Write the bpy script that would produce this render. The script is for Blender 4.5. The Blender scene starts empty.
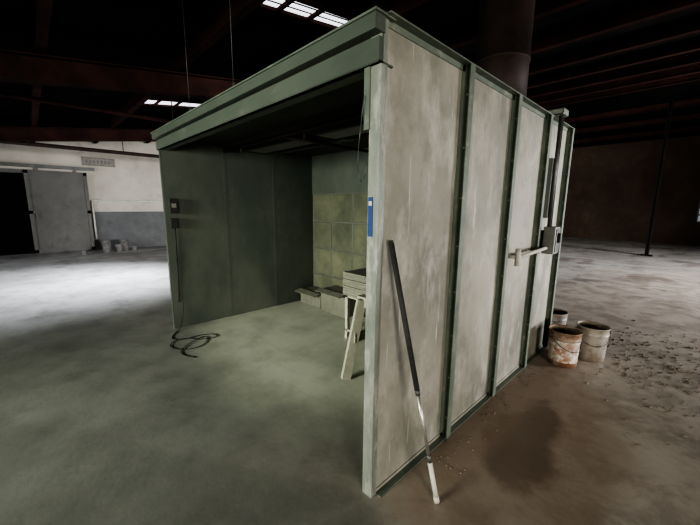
import bpy, bmesh, math, random
from mathutils import Vector, Matrix
random.seed(7)
SC = bpy.context.scene

# ---------------------------------------------------------------- materials
def mat(name, c1, c2=None, scale=4.0, rough=0.7, metal=0.0, bump=0.1, c3=None, scale3=1.0, t3=(0.5,0.6),
        stretch=(1,1,1), emit=None, estr=0, detail=8, c4=None, scale4=1.0, t4=(.5,.6), stretch4=(1,1,1), spec=.5,
        c5=None, scale5=1.0, t5=(.5,.6), stretch5=(1,1,1)):
    m = bpy.data.materials.new(name); m.use_nodes = True
    nt = m.node_tree; b = nt.nodes["Principled BSDF"]
    b.inputs["Roughness"].default_value = rough
    b.inputs["Metallic"].default_value = metal
    b.inputs["Specular IOR Level"].default_value = spec
    c2 = c2 or tuple(x*0.7 for x in c1)
    tc = nt.nodes.new("ShaderNodeTexCoord")
    mp = nt.nodes.new("ShaderNodeMapping"); mp.inputs["Scale"].default_value = stretch
    nt.links.new(tc.outputs["Object"], mp.inputs["Vector"])
    n = nt.nodes.new("ShaderNodeTexNoise"); n.inputs["Scale"].default_value = scale; n.inputs["Detail"].default_value = detail
    n.inputs["Roughness"].default_value = 0.62
    nt.links.new(mp.outputs[0], n.inputs["Vector"])
    r = nt.nodes.new("ShaderNodeValToRGB")
    r.color_ramp.elements[0].position = 0.35; r.color_ramp.elements[1].position = 0.65
    r.color_ramp.elements[0].color = (*c1, 1); r.color_ramp.elements[1].color = (*c2, 1)
    nt.links.new(n.outputs["Fac"], r.inputs[0])
    col = r.outputs[0]
    for cc, sc, tt, off, stt in ((c3, scale3, t3, 0, stretch), (c4, scale4, t4, 7.3, stretch4), (c5, scale5, t5, 3.1, stretch5)):
        if not cc: continue
        mp3 = nt.nodes.new("ShaderNodeMapping"); mp3.inputs["Scale"].default_value = stt; mp3.inputs["Location"].default_value = (off, off, off)
        nt.links.new(tc.outputs["Object"], mp3.inputs["Vector"])
        n3 = nt.nodes.new("ShaderNodeTexNoise"); n3.inputs["Scale"].default_value = sc; n3.inputs["Detail"].default_value = 10
        n3.inputs["Roughness"].default_value = 0.7
        nt.links.new(mp3.outputs[0], n3.inputs["Vector"])
        mr = nt.nodes.new("ShaderNodeMapRange"); mr.inputs[1].default_value = tt[0]; mr.inputs[2].default_value = tt[1]
        nt.links.new(n3.outputs["Fac"], mr.inputs[0])
        mx = nt.nodes.new("ShaderNodeMix"); mx.data_type = 'RGBA'
        nt.links.new(mr.outputs[0], mx.inputs[0]); nt.links.new(col, mx.inputs[6]); mx.inputs[7].default_value = (*cc, 1)
        col = mx.outputs[2]
    nt.links.new(col, b.inputs["Base Color"])
    if bump:
        bp = nt.nodes.new("ShaderNodeBump"); bp.inputs["Strength"].default_value = bump; bp.inputs["Distance"].default_value = 0.02
        nt.links.new(n.outputs["Fac"], bp.inputs["Height"]); nt.links.new(bp.outputs[0], b.inputs["Normal"])
    if emit:
        b.inputs["Emission Color"].default_value = (*emit, 1); b.inputs["Emission Strength"].default_value = estr
    return m

M_ext   = mat("booth_galvanised_dusty", (.32,.305,.255), (.20,.193,.155), 1.5, .6, .15, .08, c3=(.105,.108,.085), scale3=1.9, t3=(.47,.76), stretch=(1,1.0,.75),
              c4=(.42,.40,.35), scale4=2.2, t4=(.52,.72), stretch4=(1,1.5,.8), c5=(.50,.48,.43), scale5=3.2, t5=(.60,.70), stretch5=(1,7,.5))
M_rib   = mat("booth_green_steel", (.105,.135,.108), (.165,.19,.15), 5, .5, .2, .08, c3=(.27,.27,.22), scale3=9, t3=(.56,.72))
M_head  = mat("booth_header_green", (.080,.10,.080), (.115,.135,.108), 3, .5, .3, .05, c3=(.17,.18,.15), scale3=7, t3=(.6,.75), stretch=(.5,1,1))
M_in    = mat("booth_inner_overspray", (.062,.076,.064), (.09,.104,.084), 1.2, .5, .2, .04, c3=(.135,.145,.115), scale3=1.0, t3=(.45,.75), stretch=(1,1,.6))
M_inceil= mat("booth_ceiling_panel", (.06,.07,.058), (.085,.095,.078), 3, .7, .1, .05, spec=.2)
M_filt  = mat("paint_arrestor_filter", (.175,.175,.12), (.12,.123,.085), 2.2, .95, 0, .5, c3=(.07,.078,.058), scale3=1.0, t3=(.4,.65), spec=.1)
M_fframe= mat("filter_frame_overspray", (.135,.138,.10), (.10,.105,.075), 5, .8, 0, .1)
M_post  = mat("post_worn_steel", (.30,.31,.27), (.17,.195,.165), 8, .5, .4, .05, c3=(.44,.42,.38), scale3=14, t3=(.5,.65), stretch=(1,1,.3))
M_black = mat("black_foam_rubber", (.012,.012,.012), (.03,.028,.025), 30, .8, 0, .2)
M_alu   = mat("brushed_aluminium_pole", (.55,.53,.48), (.42,.40,.36), 20, .35, .8, 0)
M_white = mat("dirty_white_paint", (.55,.53,.46), (.42,.40,.35), 9, .6, 0, .05)
M_blue  = mat("blue_label_vinyl", (.015,.045,.17), (.02,.06,.22), 12, .5, 0, 0)
M_wood  = mat("pale_dusty_wood", (.42,.40,.32), (.31,.30,.23), 8, .8, 0, .2, stretch=(.3,1,1))
M_grey  = mat("grey_enamel_box", (.17,.18,.17), (.23,.23,.21), 8, .5, .3, 0)
M_dgrey = mat("dark_conduit", (.08,.085,.08), (.12,.12,.11), 10, .5, .5, 0)
M_rust  = mat("rusty_paint_pail_steel", (.34,.29,.24), (.20,.12,.07), 7, .6, .3, .1, c3=(.17,.07,.03), scale3=5, t3=(.45,.6))
M_label = mat("pail_label_paper", (.46,.40,.34), (.30,.12,.07), 11, .7, 0, 0, c3=(.6,.57,.52), scale3=16, t3=(.5,.56))
M_pailw = mat("pail_white_plastic", (.34,.31,.27), (.22,.19,.155), 6, .5, 0, .03, c3=(.14,.10,.07), scale3=6, t3=(.5,.65))
M_wallw = mat("whitewashed_block", (.45,.42,.355), (.36,.33,.28), 1.2, .85, 0, .1, c3=(.24,.22,.19), scale3=1.5, t3=(.55,.8))
M_wallg = mat("grey_blue_dado_paint", (.12,.12,.118), (.088,.09,.088), 2.5, .8, 0, .1, c3=(.075,.072,.07), scale3=3, t3=(.55,.7))
M_wallb = mat("sooty_brown_block", (.085,.057,.040), (.046,.032,.024), 1.2, .9, 0, .2, c3=(.115,.082,.06), scale3=.6, t3=(.5,.7), spec=.1)
M_roof  = mat("sooty_roof_deck", (.015,.013,.012), (.008,.0075,.007), 2, .9, 0, .1, spec=.02)
M_beam  = mat("red_oxide_steel", (.048,.022,.018), (.024,.014,.012), 3, .8, 0, .1, spec=.05)
M_duct  = mat("brown_duct_steel", (.045,.031,.027), (.024,.017,.015), 3, .6, .1, .05, spec=.15)
M_sky   = mat("skylight_fibreglass", (.8,.85,.9), (.7,.75,.8), 3, .5, 0, 0, emit=(.93,.93,1.0), estr=1.6)
M_door  = mat("sliding_door_steel", (.085,.083,.074), (.115,.112,.10), 1.5, .65, .2, .08, c3=(.06,.06,.055), scale3=2, t3=(.55,.75))
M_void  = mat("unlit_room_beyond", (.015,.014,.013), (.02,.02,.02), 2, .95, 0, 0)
M_sign  = mat("faded_sign_face", (.22,.20,.17), (.16,.14,.12), 12, .7, 0, 0)
M_dirt  = mat("dirt_rubble", (.24,.195,.15), (.16,.125,.095), 14, .95, 0, .4)
M_glass = mat("grimy_window_pane", (.5,.52,.5), (.4,.42,.4), 5, .4, 0, 0, emit=(.75,.85,.95), estr=.15)
M_card  = mat("dusty_cardboard", (.17,.17,.13), (.13,.13,.10), 6, .9, 0, .1)
M_can   = mat("small_can_metal", (.35,.34,.32), (.18,.17,.16), 9, .6, .2, 0)

# floor ---------------------------------------------------------------
def floor_mat():
    m = bpy.data.materials.new("dusty_concrete_floor"); m.use_nodes = True
    nt = m.node_tree; N = nt.nodes; L = nt.links; b = N["Principled BSDF"]
    tc = N.new("ShaderNodeTexCoord"); P = tc.outputs["Object"]
    def noise(s, d=8, r=.6, dist=0):
        n = N.new("ShaderNodeTexNoise"); n.inputs["Scale"].default_value = s; n.inputs["Detail"].default_value = d
        n.inputs["Roughness"].default_value = r; n.inputs["Distortion"].default_value = dist; L.new(P, n.inputs["Vector"]); return n.outputs["Fac"]
    def mr(v, a, c, lo=0., hi=1.):
        x = N.new("ShaderNodeMapRange"); x.interpolation_type = 'SMOOTHSTEP'
        for i, q in enumerate((a, c, lo, hi)): x.inputs[i+1].default_value = q
        L.new(v, x.inputs[0]); return x.outputs[0]
    def math_(op, a, c):
        x = N.new("ShaderNodeMath"); x.operation = op
        for i, q in enumerate((a, c)):
            if isinstance(q, (int, float)): x.inputs[i].default_value = q
            else: L.new(q, x.inputs[i])
        return x.outputs[0]
    def mix(f, a, c):
        x = N.new("ShaderNodeMix"); x.data_type = 'RGBA'; L.new(f, x.inputs[0])
        for i, q in ((6, a), (7, c)):
            if isinstance(q, tuple): x.inputs[i].default_value = (*q, 1)
            else: L.new(q, x.inputs[i])
        return x.outputs[2]
    def blob(cx, cy, sx, sy, r0, r1, wob=.8, ns=1.4, det=6):
        mp = N.new("ShaderNodeMapping"); mp.vector_type = 'POINT'
        mp.inputs["Location"].default_value = (-cx*sx, -cy*sy, 0); mp.inputs["Scale"].default_value = (sx, sy, 0)
        L.new(P, mp.inputs["Vector"])
        ln = N.new("ShaderNodeVectorMath"); ln.operation = 'LENGTH'; L.new(mp.outputs[0], ln.inputs[0])
        d = math_('ADD', ln.outputs["Value"], math_('MULTIPLY', math_('SUBTRACT', noise(ns, det), .5), wob*2))
        return mr(d, r0, r1, 1., 0.)
    base = mix(mr(noise(.55, 10, .65), .38, .62), (.50, .485, .45), (.33, .315, .285))
    base = mix(mr(noise(2.2, 10, .75), .48, .72), base, (.22, .205, .18))
    g = blob(-1.9, -.8, .30, .42, .5, 1.35, .35, .8)
    base = mix(math_('MULTIPLY', g, .85), base, mix(mr(noise(1.3, 10, .65), .35, .65), (.175, .183, .157), (.102, .108, .092)))
    d2 = blob(-1.9, 1.15, .40, .70, .55, 1.05, .25, 1.2)
    base = mix(math_('MULTIPLY', d2, .9), base, mix(mr(noise(1.8, 8, .65), .4, .7), (.55, .56, .455), (.38, .395, .315)))
    br = blob(1.6, 5.0, .32, .13, .55, 1.1, .45, .9)
    base = mix(math_('MULTIPLY', br, .6), base, mix(mr(noise(2.4, 10, .75, .4), .42, .6), (.50, .43, .355), (.27, .215, .165)))
    halo = blob(.45, 1.2, 1.2, .55, .45, .85, .45, 1.8)
    base = mix(math_('MULTIPLY', halo, .6), base, (.23, .155, .105))
    st = blob(.42, 1.15, 2.0, .78, .28, .50, .55, 1.9, 7)
    base = mix(math_('MULTIPLY', st, .72), base, (.105, .070, .048))
    st2 = blob(.12, 1.8, 3.0, .45, .5, .9, .3, 3)
    base = mix(math_('MULTIPLY', st2, .5), base, (.24, .165, .115))
    far = mr(noise(.9, 8, .7, .6), .50, .62)
    y_ = N.new("ShaderNodeSeparateXYZ"); L.new(P, y_.inputs[0])
    farm = math_('MULTIPLY', far, mr(y_.outputs[1], 4, 8))
    base = mix(math_('MULTIPLY', farm, .75), base, (.16, .13, .11))
    dust = mr(noise(4.5, 10, .8), .60, .72)
    base = mix(math_('MULTIPLY', dust, math_('MULTIPLY', mr(y_.outputs[1], -1, 2), .35)), base, (.62, .59, .53))
    L.new(base, b.inputs["Base Color"])
    L.new(mr(noise(1.1, 8), .35, .65, .34, .56), b.inputs["Roughness"])
    bp = N.new("ShaderNodeBump"); bp.inputs["Strength"].default_value = .14; bp.inputs["Distance"].default_value = .02
    L.new(noise(9, 8, .7), bp.inputs["Height"]); L.new(bp.outputs[0], b.inputs["Normal"])
    return m
M_floor = floor_mat()

# ---------------------------------------------------------------- mesh builder
class MB:
    def __init__(s): s.bm = bmesh.new(); s.mats = []
    def mi(s, m):
        if m not in s.mats: s.mats.append(m)
        return s.mats.index(m)
    def _tag(s, verts, m):
        i = s.mi(m); fs = set(f for v in verts for f in v.link_faces)
        for f in fs: f.material_index = i
        return fs
    def box(s, a, b, m, rot=None, bevel=0.0):
        c = [(a[i]+b[i])/2 for i in range(3)]; d = [abs(b[i]-a[i]) for i in range(3)]
        M = Matrix.Translation(c) @ (rot.to_4x4() if rot else Matrix()) @ Matrix.Diagonal((*d, 1))
        r = bmesh.ops.create_cube(s.bm, size=1, matrix=M); vs = r["verts"]
        s._tag(vs, m)
        if bevel:
            es = list(set(e for v in vs for e in v.link_edges))
            bmesh.ops.bevel(s.bm, geom=es, offset=bevel, segments=2, affect='EDGES', profile=.6)
        return s
    def tube(s, p, q, r, m, r2=None, seg=16, caps=True):
        p, q = Vector(p), Vector(q); d = q-p
        M = Matrix.Translation((p+q)/2) @ d.to_track_quat('Z', 'Y').to_matrix().to_4x4()
        rr = bmesh.ops.create_cone(s.bm, cap_ends=caps, segments=seg, radius1=r, radius2=r if r2 is None else r2, depth=d.length, matrix=M)
        for f in s._tag(rr["verts"], m): f.smooth = len(f.verts) == 4
        return s
    def path(s, pts, r, m, seg=8):
        for a, b in zip(pts, pts[1:]): s.tube(a, b, r, m, seg=seg)
        for a in pts[1:-1]:
            x = bmesh.ops.create_icosphere(s.bm, subdivisions=1, radius=r*1.02, matrix=Matrix.Translation(a)); s._tag(x["verts"], m)
        return s
    def lathe(s, c, prof, m, seg=32):
        rings = []
        for r, z in prof:
            rings.append([s.bm.verts.new((c[0]+r*math.cos(2*math.pi*k/seg), c[1]+r*math.sin(2*math.pi*k/seg), c[2]+z)) for k in range(seg)])
        for A, B, mm in zip(rings, rings[1:], m if isinstance(m, list) else [m]*len(rings)):
            i = s.mi(mm)
            for k in range(seg):
                f = s.bm.faces.new((A[k], A[(k+1) % seg], B[(k+1) % seg], B[k])); f.material_index = i; f.smooth = True
        return s
    def prism(s, pts, off, m):
        i = s.mi(m); A = [s.bm.verts.new(p) for p in pts]; B = [s.bm.verts.new(Vector(p)+Vector(off)) for p in pts]
        fs = [s.bm.faces.new(A), s.bm.faces.new(B[::-1])]
        n = len(A)
        for k in range(n): fs.append(s.bm.faces.new((A[k], B[k], B[(k+1) % n], A[(k+1) % n])))
        for f in fs: f.material_index = i
        bmesh.ops.recalc_face_normals(s.bm, faces=fs)
        return s
    def done(s, name, parent=None, origin=True):
        me = bpy.data.meshes.new(name)
        if origin:
            xs = [v.co for v in s.bm.verts]
            lo = Vector([min(c[i] for c in xs) for i in range(3)]); hi = Vector([max(c[i] for c in xs) for i in range(3)])
            o = Vector(((lo.x+hi.x)/2, (lo.y+hi.y)/2, lo.z))
        else: o = Vector((0, 0, 0))
        bmesh.ops.translate(s.bm, verts=s.bm.verts[:], vec=-o)
        s.bm.to_mesh(me); s.bm.free()
        for m in s.mats: me.materials.append(m)
        ob = bpy.data.objects.new(name, me); SC.collection.objects.link(ob); ob.location = o
        if parent: ob.parent = parent
        return ob
def empty(name):
    e = bpy.data.objects.new(name, None); SC.collection.objects.link(e); return e

# ---------------------------------------------------------------- room shell
X0, X1, Y0, Y1 = -13.0, 9.0, -7.0, 20.0
RY = 14.0
def rz(y): return 3.65+.134*y if y <= RY else 3.65+.134*RY-.134*(y-RY)
MB().box((X0-.3, Y0-.3, -.15), (X1+.3, Y1+.3, 0), M_floor).done("floor", origin=False)
c = MB()
c.prism([(X0-.3, Y0-.3, rz(Y0-.3)), (X0-.3, RY, rz(RY)), (X0-.3, RY, rz(RY)+.12), (X0-.3, Y0-.3, rz(Y0-.3)+.12)], (X1-X0+.6, 0, 0), M_roof)
c.prism([(X0-.3, RY, rz(RY)), (X0-.3, Y1+.3, rz(Y1+.3)), (X0-.3, Y1+.3, rz(Y1+.3)+.12), (X0-.3, RY, rz(RY)+.12)], (X1-X0+.6, 0, 0), M_roof)
c.done("ceiling", origin=False)
w = MB()
def wl(y0, y1, z0, z1, m): w.box((X0-.25, y0, z0), (X0, y1, z1), m)
DY0, DY1, DZ = -2.6, -1.15, 2.45
wl(Y0, DY0, 0, 1.3, M_wallg); wl(DY1, Y1, 0, 1.3, M_wallg)
w.box((X0-.25, Y0, 1.3), (X0, DY0, DZ), M_wallw); w.box((X0-.25, DY1, 1.3), (X0, Y1, DZ), M_wallw)
w.prism([(X0-.25, Y0, DZ), (X0-.25, Y1, DZ), (X0-.25, Y1, rz(Y1)), (X0-.25, RY, rz(RY)), (X0-.25, Y0, rz(Y0))], (.25, 0, 0), M_wallw)
w.done("wall_left", origin=False)
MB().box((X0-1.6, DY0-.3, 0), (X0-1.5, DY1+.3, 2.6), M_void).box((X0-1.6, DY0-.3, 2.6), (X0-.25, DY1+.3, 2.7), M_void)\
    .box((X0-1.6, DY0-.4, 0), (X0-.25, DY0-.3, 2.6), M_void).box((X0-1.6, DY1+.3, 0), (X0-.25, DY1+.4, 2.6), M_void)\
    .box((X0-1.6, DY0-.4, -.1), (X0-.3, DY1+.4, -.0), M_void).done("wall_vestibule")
b = MB()
WX0, WX1, WZ0, WZ1 = 1.0, 2.6, 1.0, 2.0
b.box((X0, Y1, 0), (WX0, Y1+.25, 4.4), M_wallb).box((WX1, Y1, 0), (X1, Y1+.25, 4.4), M_wallb)
b.box((WX0, Y1, 0), (WX1, Y1+.25, WZ0), M_wallb).box((WX0, Y1, WZ1), (WX1, Y1+.25, 4.4), M_wallb)
b.box((X0, Y1, 4.4), (X1, Y1+.25, rz(Y1)+.02), M_wallb)
b.done("wall_back", origin=False)
wn = MB().box((WX0, Y1+.12, WZ0), (WX1, Y1+.14, WZ1), M_glass)
for k in range(4):
    x = WX0+.03+k*(WX1-WX0-.06)/3; wn.box((x-.03, Y1+.06, WZ0), (x+.03, Y1+.12, WZ1), M_dgrey)
for k in range(4):
    z = WZ0+.03+k*(WZ1-WZ0-.06)/3; wn.box((WX0, Y1+.065, z-.03), (WX1, Y1+.118, z+.03), M_dgrey)
wn.done("window_1")
f = MB()
h = rz(Y0)+.02
f.box((X0, Y0-.25, 0), (-10.5, Y0, h), M_wallb).box((-6, Y0-.25, 0), (X1, Y0, h), M_wallb).box((-10.5, Y0-.25, 2.45), (-6, Y0, h), M_wallb)
f.done("wall_front", origin=False)
r = MB()
def wr(y0, y1, z0, z1):
    r.box((X1, y0, z0), (X1+.25, y1, z1), M_wallb)
WA, WB = -6.0, -3.2  # opening added in the unseen wall for the side lamp
wr(Y0, WA, 0, 2.7); wr(WA, WB, 0, .9); wr(WA, WB, 2.4, 2.7); wr(WB, 7.5, 0, 2.7); wr(12, Y1, 0, 2.7)
r.prism([(X1, Y0, 2.7), (X1, Y1, 2.7), (X1, Y1, rz(Y1)), (X1, RY, rz(RY)), (X1, Y0, rz(Y0))], (.25, 0, 0), M_wallb)
r.done("wall_right", origin=False)

# roof steel
pl = MB()
y = Y0+.1
while y < Y1:
    if abs(y-RY) > .3:
        z = rz(y)
        pl.box((X0, y-.05, z-.03), (X1, y+.05, z-.015), M_beam).box((X0, y-.008, z-.20), (X1, y+.008, z-.02), M_beam).box((X0, y-.05, z-.215), (X1, y+.05, z-.20), M_beam)
    y += 1.5
pl.done("roof_purlins", origin=False)
def rafter(x, nm):
    q = MB()
    for a, bb in ((Y0, RY), (RY, Y1)):
        for (hw, zt, zb) in ((.09, -.22, -.24), (.012, -.24, -.5), (.09, -.5, -.52)):
            q.prism([(x-hw, a, rz(a)+zt), (x-hw, bb, rz(bb)+zt), (x-hw, bb, rz(bb)+zb), (x-hw, a, rz(a)+zb)], (2*hw, 0, 0), M_beam)
    q.done(nm, origin=False)
for x in (-9.9, -4.6, 4.2): rafter(x, "roof_beam")
def skylight(x0, x1, y0, y1, n=4, gap=.035):
    s = MB()
    for k in range(n):
        a = x0+(x1-x0)*k/n; bb = a+(x1-x0)/n-gap
        s.prism([(a, y0, rz(y0)-.012), (a, y1, rz(y1)-.012), (a, y1, rz(y1)-.002), (a, y0, rz(y0)-.002)], (bb-a, 0, 0), M_sky)
    for a in (x0-.05, x1-.03):
        s.prism([(a, y0-.04, rz(y0)-.05), (a, y1+.04, rz(y1)-.05), (a, y1+.04, rz(y1)), (a, y0-.04, rz(y0))], (.05, 0, 0), M_beam)
    for yy in (y0+.42, y0+.84):
        s.box((x0-.05, yy-.02, rz(yy)-.05), (x1+.02, yy+.02, rz(yy)-.013), M_beam)
    s.done("skylight", origin=False)
skylight(-7.65, -7.15, .66, 2.05)
skylight(-2.52, -2.2, .66, 2.05, 3, .05)
MB().box((-.05, 13.9, 0), (.05, 13.92, rz(14)-.5), M_roof).box((-.05, 14.08, 0), (.05, 14.1, rz(14)-.5), M_roof).box((-.01, 13.9, 0), (.01, 14.1, rz(14)-.5), M_roof)\
    .box((-.15, 13.82, 0), (.15, 14.18, .02), M_roof).done("steel_column")
def hung_pipe(name, x, z, rr, ys, ya, yb, m):
    sp = MB(); sp.tube((x, ya, z), (x, yb, z), rr, m)
    for y in ys: sp.tube((x, y, z), (x, y, rz(y)-.002), .010, M_duct)
    sp.done(name)
hung_pipe("sprinkler_pipe", -10.9, 3.05, .05, (-2, 1, 4), -3.5, 5, M_duct)
hung_pipe("sprinkler_pipe", -6.2, 3.15, .035, (-2, 1, 4), -3.0, 5, M_beam)

d = MB()
d.box((X0+.05, -1.2, .04), (X0+.10, .28, 2.55), M_door)
for z in (.05, 1.25, 2.45): d.box((X0+.10, -1.2, z), (X0+.125, .28, z+.09), M_door)
for y in (-1.2, .19): d.box((X0+.10, y, .05), (X0+.125, y+.09, 2.54), M_door)
d.box((X0+.002, -2.9, 2.62), (X0+.14, .5, 2.72), M_dgrey)
for y in (-.9, 0): d.box((X0+.06, y-.03, 2.5), (X0+.09, y+.03, 2.66), M_dgrey).tube((X0+.04, y, 2.66), (X0+.12, y, 2.66), .05, M_dgrey)
d.box((X0+.125, -1.05, 1.1), (X0+.16, -1.02, 1.35), M_dgrey)
d.done("door_1")
MB().box((X0, DY0-.12, 0), (X0+.04, DY0, DZ+.1), M_dgrey).box((X0, DY0, DZ), (X0+.04, DY1, DZ+.1), M_dgrey).done("trim_1")
sg = MB().box((X0, .22, 2.80), (X0+.04, 1.1, 3.06), M_sign).box((X0+.04, .22, 2.80), (X0+.05, 1.1, 2.82), M_dgrey).box((X0+.04, .22, 3.04), (X0+.05, 1.1, 3.06), M_dgrey)
for k in range(7): sg.box((X0+.04, .3+k*.1, 2.88), (X0+.043, .36+k*.1, 2.98), M_dgrey)
sg.done("wall_sign")
wp = MB().tube((X0+.06, .35, 1.66), (X0+.06, 9, 1.66), .03, M_white)
for y in (.5, 2, 3.5, 5, 6.5, 8): wp.box((X0, y-.02, 1.61), (X0+.07, y+.02, 1.71), M_grey)
wp.tube((X0+.06, .35, 1.66), (X0+.06, .35, .4), .03, M_white)
wp.done("wall_conduit_pipe")
for (x, y, rr, hh) in ((-12.5, .55, .12, .36), (-12.3, .85, .1, .22), (-12.55, 1.05, .12, .34), (-12.2, .5, .09, .17), (-12.35, 1.3, .08, .12), (-12.1, -.1, .07, .1)):
    MB().lathe((x, y, 0), [(0, .0), (rr, 0), (rr, hh), (rr*1.05, hh), (rr*1.05, hh+.01), (rr*.9, hh+.01), (rr*.88, hh-.02), (0, hh-.02)], M_can, 20)\
        .path([(x-rr, y, hh*.8), (x-rr*.8, y-rr*.7, hh*.55), (x, y-rr*1.1, hh*.45), (x+rr*.8, y-rr*.7, hh*.55), (x+rr, y, hh*.8)], .004, M_dgrey, 6).done("paint_can")

# ---------------------------------------------------------------- booth
BW, BD, BH, PW = 3.45, 3.02, 2.41, .755
B = empty("paint_spray_booth")
p = MB()
for k in range(4):
    y0 = k*PW+.004; p.box((-.025, y0, .0), (0, y0+PW-.008, BH-.0), M_ext)
p.done("panel_right_outer", B)
MB().box((-.05, 0, 0), (-.026, BD, BH), M_in).done("panel_right_liner", B)
rb = MB()
for k in range(1, 5):
    y0 = k*PW - (0 if k < 4 else .02)
    rb.box((0.0, y0-.045, .0), (.006, y0+.045, BH), M_rib)
    rb.box((.006, y0-.016, .0), (.050, y0-.002, BH), M_rib).box((.006, y0+.002, .0), (.050, y0+.016, BH), M_rib)
    rb.box((.045, y0-.035, .0), (.051, y0+.02, BH), M_rib)
    for z in [i*.3+.15 for i in range(8)]: rb.tube((.03, y0-.022, z), (.03, y0+.022, z), .006, M_alu, seg=6)
rb.box((0, .03, 0), (.045, BD, .006), M_rib).box((0, .03, 0), (.006, BD, .025), M_ext)
rb.box((0, .03, BH-.03), (.006, BD, BH), M_rib).box((0, 0, BH), (.05, BD+.02, BH+.008), M_rib)
for k in range(4):
    for j in range(3): rb.tube((.02, k*PW+.2+j*.2, BH+.008), (.02, k*PW+.2+j*.2, BH+.02), .009, M_alu, seg=6)
rb.done("panel_ribs_right", B)
po = MB()
po.box((-.055, -.012, 0), (.0, 0.0, BH), M_post).box((0, -.012, 0), (.012, .03, BH), M_post).box((-.055, 0, 0), (-.05, .05, BH), M_post)
po.box((-.085, -.02, 1.95), (-.05, -.005, BH-.15), M_rib)
po.done("post_right", B)
MB().box((-.048, -.016, 1.45), (-.020, -.012, 1.64), M_blue).box((-.043, -.0175, 1.60), (-.024, -.016, 1.62), M_white).done("blue_label", B)
po = MB()
po.box((-BW-.03, -.012, 0), (-BW+.02, 0, BH-.16), M_in).box((-BW-.03, 0, 0), (-BW-.02, .06, BH-.16), M_in)
po.done("post_left", B)
MB().box((-BW-.02, 0, 0), (-BW, BD, BH), M_rib).box((-BW, 0, 0), (-BW+.02, BD, BH-.001), M_in).done("panel_left", B)
sm = MB()
for k in range(1, 4): sm.box((-BW+.02, k*PW-.02, 0), (-BW+.023, k*PW+.02, BH-.03), M_in)
sm.done("panel_left_seams", B)
hd = MB()
hd.box((-BW-.04, -.03, BH-.19), (0.012, 0.0, BH-.085), M_head)
hd.box((-BW-.04, -.03, BH-.19), (0.012, .07, BH-.182), M_head)
hd.box((-BW-.04, -.01, BH-.085), (0.012, .0, BH-.07), M_in)
hd.box((-BW-.05, -.065, BH-.07), (0.02, .0, BH-.006), M_head)
hd.box((-BW-.06, -.075, BH-.006), (0.03, .06, BH+.004), M_rib)
hd.done("header_beam", B)
ce = MB()
for k in range(4): ce.box((-BW, k*PW+.003, BH-.03), (-.05, k*PW+PW-.003, BH-.008), M_inceil)
for k in range(1, 4): ce.box((-BW+.02, k*PW-.02, BH-.09), (-.05, k*PW-.012, BH-.03), M_inceil).box((-BW+.02, k*PW+.012, BH-.09), (-.05, k*PW+.02, BH-.03), M_inceil)
ce.done("booth_ceiling", B)
lt = MB()
for (x, y) in ((-2.7, 1.15), (-1.2, 1.15)):
    lt.box((x-.6, y-.16, BH-.10), (x+.6, y+.16, BH-.03), M_inceil).box((x-.56, y-.12, BH-.105), (x+.56, y+.12, BH-.10), M_grey)
lt.done("booth_light_housings", B)
cp = MB().tube((-3.4, .75, BH-.12), (-.1, .75, BH-.12), .018, M_duct).tube((-2.0, .75, BH-.12), (-2.0, 2.2, BH-.12), .016, M_duct)
cp.tube((-2.9, .75, BH-.12), (-2.9, .75, BH-.2), .014, M_duct).tube((-1.6, .75, BH-.12), (-1.6, .75, BH-.2), .014, M_duct)
cp.done("booth_sprinkler_pipe", B)
FY = 2.24
fw = MB()
fw.box((-BW+.02, FY+.02, 0), (-.05, FY+.04, BH-.03), M_in)
fw.box((-BW+.02, FY-.01, 1.78), (-.05, FY+.02, BH-.03), M_in)
nx = 7; cw = (BW-.1)/nx
for i in range(nx+1):
    x = -BW+.04+i*cw; fw.box((x-.012, FY-.004, .0), (x+.012, FY+.02, 1.78), M_fframe)
for j in range(5):
    z = .02+j*.44; fw.box((-BW+.02, FY-.003, z-.012), (-.05, FY+.02, z+.012), M_fframe)
for i in range(nx):
    for j in range(4):
        x = -BW+.04+i*cw+.008; z = .028+j*.44
        fw.box((x, FY-.006-random.random()*.01, z), (x+cw-.016, FY+.018, z+.424), M_filt, bevel=.01)
fw.done("filter_wall", B)
MB().box((-BW, BD-.03, 0), (-.05, BD-.005, BH-.035), M_rib).done("plenum_back_panel", B)
du = MB(); dx, dy = -.62, 2.66; zt = rz(dy)-.02
du.lathe((dx, dy, 0), [(.36, BH), (.36, BH+.04), (.27, BH+.10), (.27, BH+.7), (.28, BH+.7), (.28, BH+.72), (.27, BH+.72), (.27, zt)], M_duct, 36)
du.box((dx-.38, dy-.33, BH), (dx+.38, dy+.33, BH+.03), M_duct)
du.done("exhaust_stack", B)
hg = MB()
for (x, y) in ((-2.45, .02), (-1.5, .02)):
    hg.tube((x, y, BH), (x, y, rz(y)-.01), .0022, M_dgrey, seg=6)
    hg.tube((x, y, BH), (x, y, BH+.10), .008, M_dgrey, seg=8)
hg.done("hanger_rods", B)
el = MB()
el.box((.056, 2.33, 1.16), (.16, 2.48, 1.42), M_grey, bevel=.008).box((.16, 2.345, 1.18), (.168, 2.465, 1.40), M_dgrey, bevel=.003)
el.box((.0, 2.36, 1.2), (.056, 2.45, 1.38), M_dgrey)
el.box((.168, 2.38, 1.27), (.19, 2.41, 1.36), M_black)
el.done("switch_box", B)
cd = MB()
cd.tube((.085, 2.38, 1.42), (.085, 2.38, 2.45), .016, M_dgrey).tube((.085, 2.43, 1.42), (.085, 2.43, 2.45), .012, M_dgrey)
cd.box((.056, 2.35, 1.9), (.075, 2.46, 1.95), M_dgrey).box((-.0, 2.35, 1.9), (.056, 2.37, 1.95), M_dgrey)
cd.box((.0, 2.34, 1.50), (.07, 2.47, 2.05), M_grey)
cd.box((-.10, 2.32, 2.42), (.12, 2.48, 2.48), M_post, bevel=.012)
cd.done("conduit_riser", B)
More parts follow.
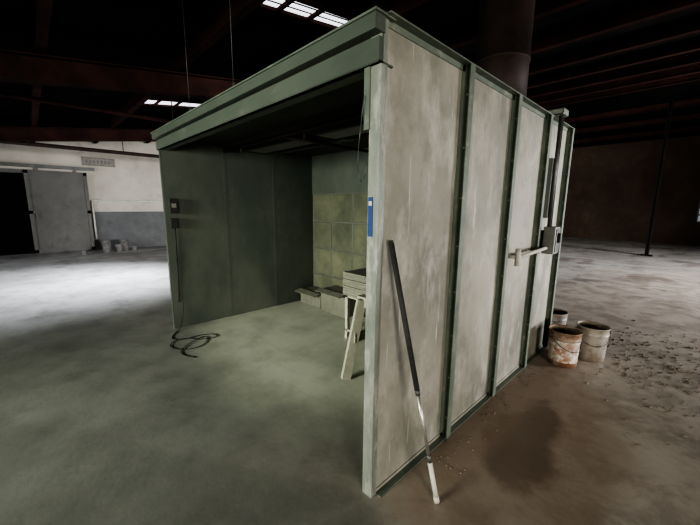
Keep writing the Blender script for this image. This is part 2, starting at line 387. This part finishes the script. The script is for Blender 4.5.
ph = MB()
ph.path([(.01, 1.60, 1.20), (.10, 1.60, 1.20), (.10, 1.64, 1.20), (.10, 2.33, 1.22)], .016, M_white, 12)
ph.tube((.10, 1.60, 1.13), (.10, 1.60, 1.27), .022, M_white, seg=12)
ph.done("white_conduit", B)
sw = MB()
sw.box((-BW+.02, .03, 1.48), (-BW+.09, .13, 1.66), M_black, bevel=.006).box((-BW+.09, .05, 1.55), (-BW+.10, .10, 1.60), M_grey)
sw.box((-BW+.02, .03, 1.30), (-BW+.08, .12, 1.42), M_black, bevel=.006)
sw.path([(-BW+.04, .08, 1.30), (-BW+.035, .08, .9), (-BW+.03, .07, .45), (-BW+.03, .06, .35)], .008, M_black)
sw.done("switch_pair", B)
MB().path([(-.075, -.03, 2.1), (-.085, -.035, 1.98), (-.10, -.035, 1.88), (-.105, -.035, 1.78), (-.09, -.03, 1.71), (-.07, -.02, 1.74), (-.06, -.014, 1.80)], .0028, M_dgrey, 6).done("hanging_wire", B)

# ---------------------------------------------------------------- things
def crv(name, pts, r, m):
    cu = bpy.data.curves.new(name, 'CURVE'); cu.dimensions = '3D'; cu.bevel_depth = r; cu.bevel_resolution = 3
    s = cu.splines.new('NURBS'); s.points.add(len(pts)-1); s.use_endpoint_u = True; s.order_u = 4
    for q, pp in zip(s.points, pts): q.co = (*pp, 1)
    o = bpy.data.objects.new(name, cu); SC.collection.objects.link(o); cu.materials.append(m); return o
pts = [(-3.50, .07, .34), (-3.49, .05, .12), (-3.45, .0, .006), (-3.35, -.10, .006), (-3.2, -.2, .006), (-3.05, -.12, .006), (-3.1, .10, .007),
       (-3.0, .28, .007), (-2.85, .25, .007), (-2.95, .02, .008), (-3.15, -.05, .01), (-3.05, -.28, .008), (-2.8, -.25, .006), (-2.7, -.02, .006),
       (-2.85, .12, .007), (-3.05, .18, .009), (-2.9, -.1, .012), (-2.7, -.3, .006), (-2.5, -.15, .006)]
pts = [(x+.09, y+.04, z) for x, y, z in pts]
crv("extension_cord", pts, .0045, M_black)

po = MB()
A, Z = Vector((.035, .066, 1.42)), Vector((.275, .236, .0))
dv = (Z-A); u = dv.normalized()
G = A+dv*.54
po.tube(A, G, .014, M_black, seg=18).tube(A-u*.012, A, .011, M_black, seg=18)
po.tube(G, A+dv*.56, .013, M_dgrey, seg=16).tube(A+dv*.56, A+dv*.80, .009, M_alu, seg=14)
po.tube(A+dv*.80, A+dv*.83, .012, M_dgrey, seg=14).tube(A+dv*.83, Z-u*.03, .013, M_white, seg=14)
po.tube(Z-u*.04, Z-u*.004, .016, M_white, seg=14)
po.done("extension_pole")

sh = MB()
bx0, bx1, yc, zt = -1.02, -.2, .94, .78
sh.box((bx0, yc-.045, zt-.09), (bx1, yc+.045, zt), M_wood, bevel=.004)
for xe, sx in ((bx0+.07, -1), (bx1-.07, 1)):
    for s in (-1, 1):
        top = Vector((xe, yc+s*.05, zt-.01)); bot = Vector((xe+sx*.06, yc+s*.19, 0.0))
        dd = bot-top; R = dd.to_track_quat('Z', 'Y').to_matrix(); mid = (top+bot)/2
        sh.box(mid-Vector((.02, .045, dd.length/2-.012)), mid+Vector((.02, .045, dd.length/2-.012)), M_wood, rot=R, bevel=.003)
    sh.box((xe-.012+sx*.015, yc-.13, zt-.42), (xe+.012+sx*.015, yc+.13, zt-.33), M_wood, bevel=.003)
    sh.box((xe-.03, yc-.08, zt-.2), (xe-.008, yc+.08, zt-.02), M_wood)
sh.done("sawhorse")
cr = MB()
for z in (.0, .42):
    for k in range(5): cr.box((-1.74, 1.42+k*.1, z+.10), (-1.25, 1.50+k*.1, z+.12), M_wood)
for x in (-1.74, -1.29):
    for y in (1.42, 1.86): cr.box((x, y, 0), (x+.04, y+.04, .54), M_wood)
for i in range(7):
    o = random.uniform(-.02, .02); cr.box((-1.76+o, 1.40-o, .545+i*.04), (-1.24+o, 1.92-o, .58+i*.04), M_card, bevel=.004)
cr.done("filter_stack_stand")
bxs = MB()
for (x0, x1, y0, y1, h) in ((-3.38, -2.85, 1.93, 2.21, .22), (-2.8, -2.25, 1.90, 2.21, .34)):
    bxs.box((x0, y0, 0), (x1, y1, h), M_card, bevel=.006).box((x0+.24, y0-.002, .02), (x0+.30, y1, h+.002), M_card)
    bxs.box((x0, y0-.12, h-.01), (x1, y0, h), M_card, rot=Matrix.Rotation(.25, 3, 'X'))
bxs.done("cardboard_boxes")

def pail(x, y, m, lab, rot=0, hh=.36, r=.145, name="paint_pail"):
    q = MB()
    q.lathe((x, y, 0), [(0, .005), (r*.88, .0), (r*.90, .012), (r*.91, .05), (r*.965, .27*hh/.36), (r*.975, .275*hh/.36), (r*1.0, .28*hh/.36), (r*1.0, .288*hh/.36), (r*.985, .292*hh/.36), (r*1.0, hh-.008), (r*1.035, hh-.004), (r*1.035, hh+.004), (r*.985, hh+.004), (r*.97, hh-.01), (r*.90, .06), (0, .055)],
            [m, m, m, lab, m, m, m, m, m, m, m, m, m, M_dirt, M_dirt], 40)
    pts = []
    for k in range(13):
        a = math.pi*k/12; pts.append(Vector((math.cos(a)*r*1.05, -math.sin(a)*r*1.1, hh*.86-math.sin(a)*.13)))
    R = Matrix.Rotation(rot, 3, 'Z')
    pts = [R @ v+Vector((x, y, 0)) for v in pts]
    q.path(pts, .0035, M_dgrey, 6)
    for e in (pts[0], pts[-1]): 
        x_ = bmesh.ops.create_icosphere(q.bm, subdivisions=2, radius=.014, matrix=Matrix.Translation(e)); q._tag(x_["verts"], M_dgrey)
    q.done(name)
pail(.27, 2.65, M_rust, M_label, .9)
pail(.44, 3.02, M_pailw, M_pailw, .4)
pail(.0, 3.26, M_pailw, M_pailw, 1.6)

rub = MB(); i0 = rub.mi(M_dirt)
for k in range(700):
    a = random.gauss(0, 1); bq = random.gauss(0, 1)
    x, y = .95+a*.34, 3.35+bq*.65
    if x < .3: continue
    if (x-.44)**2+(y-3.02)**2 < .04: continue
    s = random.choice((.003, .004, .006, .008, .012))*random.uniform(.6, 1.3)
    bmesh.ops.create_icosphere(rub.bm, subdivisions=1, radius=s, matrix=Matrix.Translation((x, y, s*.35)) @ Matrix.Rotation(random.random()*6, 4, 'Z') @ Matrix.Diagonal((1.4, .9, .6, 1)))
rub.done("floor_rubble")
rub = MB(); rub.mi(M_dirt)
for k in range(120):
    y = random.uniform(.5, 2.4); x = .06+abs(random.gauss(0, .10)); s = random.uniform(.003, .007)
    bmesh.ops.create_icosphere(rub.bm, subdivisions=1, radius=s, matrix=Matrix.Translation((x, y, s*.4)) @ Matrix.Diagonal((1.3, .9, .7, 1)))
rub.done("floor_crumbs")

# ---------------------------------------------------------------- lights
def area(name, loc, target, sx, sy, power, col, spread=180):
    l = bpy.data.lights.new(name, 'AREA'); l.shape = 'RECTANGLE'; l.size = sx; l.size_y = sy; l.energy = power; l.color = col
    l.spread = math.radians(spread)
    o = bpy.data.objects.new(name, l); SC.collection.objects.link(o); o.location = loc
    o.rotation_euler = (Vector(target)-Vector(loc)).to_track_quat('-Z', 'Y').to_euler(); return o
area("daylight_front_dock", (-8.2, -7.0, 1.6), (-9.2, 0, .0), 4.3, 2.2, 200, (.84, .90, 1.0), 90)
area("daylight_right_dock", (9.0, 9.75, 1.7), (0, 9.8, .0), 4.3, 2.4, 1500, (.98, .97, 1.0), 100)
area("added_right_fill", (8.95, -4.6, 1.7), (0, 1.2, .9), 2.6, 1.4, 225, (1.0, .95, .85), 100)  # added off-frame lamp, brightens the booth's outer panels and ribs
area("skylight_glow_far", (-7.45, 1.0, 3.55), (-7.4, -.6, 0), .6, 1.3, 190, (.82, .88, 1.0), 75)
area("skylight_glow_near", (-2.4, 1.4, 3.6), (-2.4, 1.0, 0), .3, 1.2, 6, (.85, .92, 1.0))
area("added_front_fill", (-1.6, -6.8, 1.9), (-2.2, 2, .3), 2.5, 1.2, 112, (.96, 1.0, .89), 62)  # added fill lamp before the solid front wall, brightens the booth interior

wd = bpy.data.worlds.new("World"); SC.world = wd; wd.use_nodes = True
bg = wd.node_tree.nodes["Background"]; bg.inputs[0].default_value = (.5, .6, .7, 1); bg.inputs[1].default_value = .15
try:
    SC.view_settings.look = 'AgX - High Contrast'
except Exception as e: print(e)

# ---------------------------------------------------------------- camera
cam = bpy.data.cameras.new("camera"); co = bpy.data.objects.new("camera", cam); SC.collection.objects.link(co)
cam.sensor_width = 36; cam.lens = 36*331/700; cam.clip_start = .05
co.location = (1.064, -1.204, 1.6)
Rm = Matrix.Rotation(math.radians(46.1), 3, 'Z') @ Matrix.Rotation(math.radians(90-9.8), 3, 'X') @ Matrix.Rotation(math.radians(.6), 3, 'Z')
co.rotation_euler = Rm.to_euler()
SC.camera = co
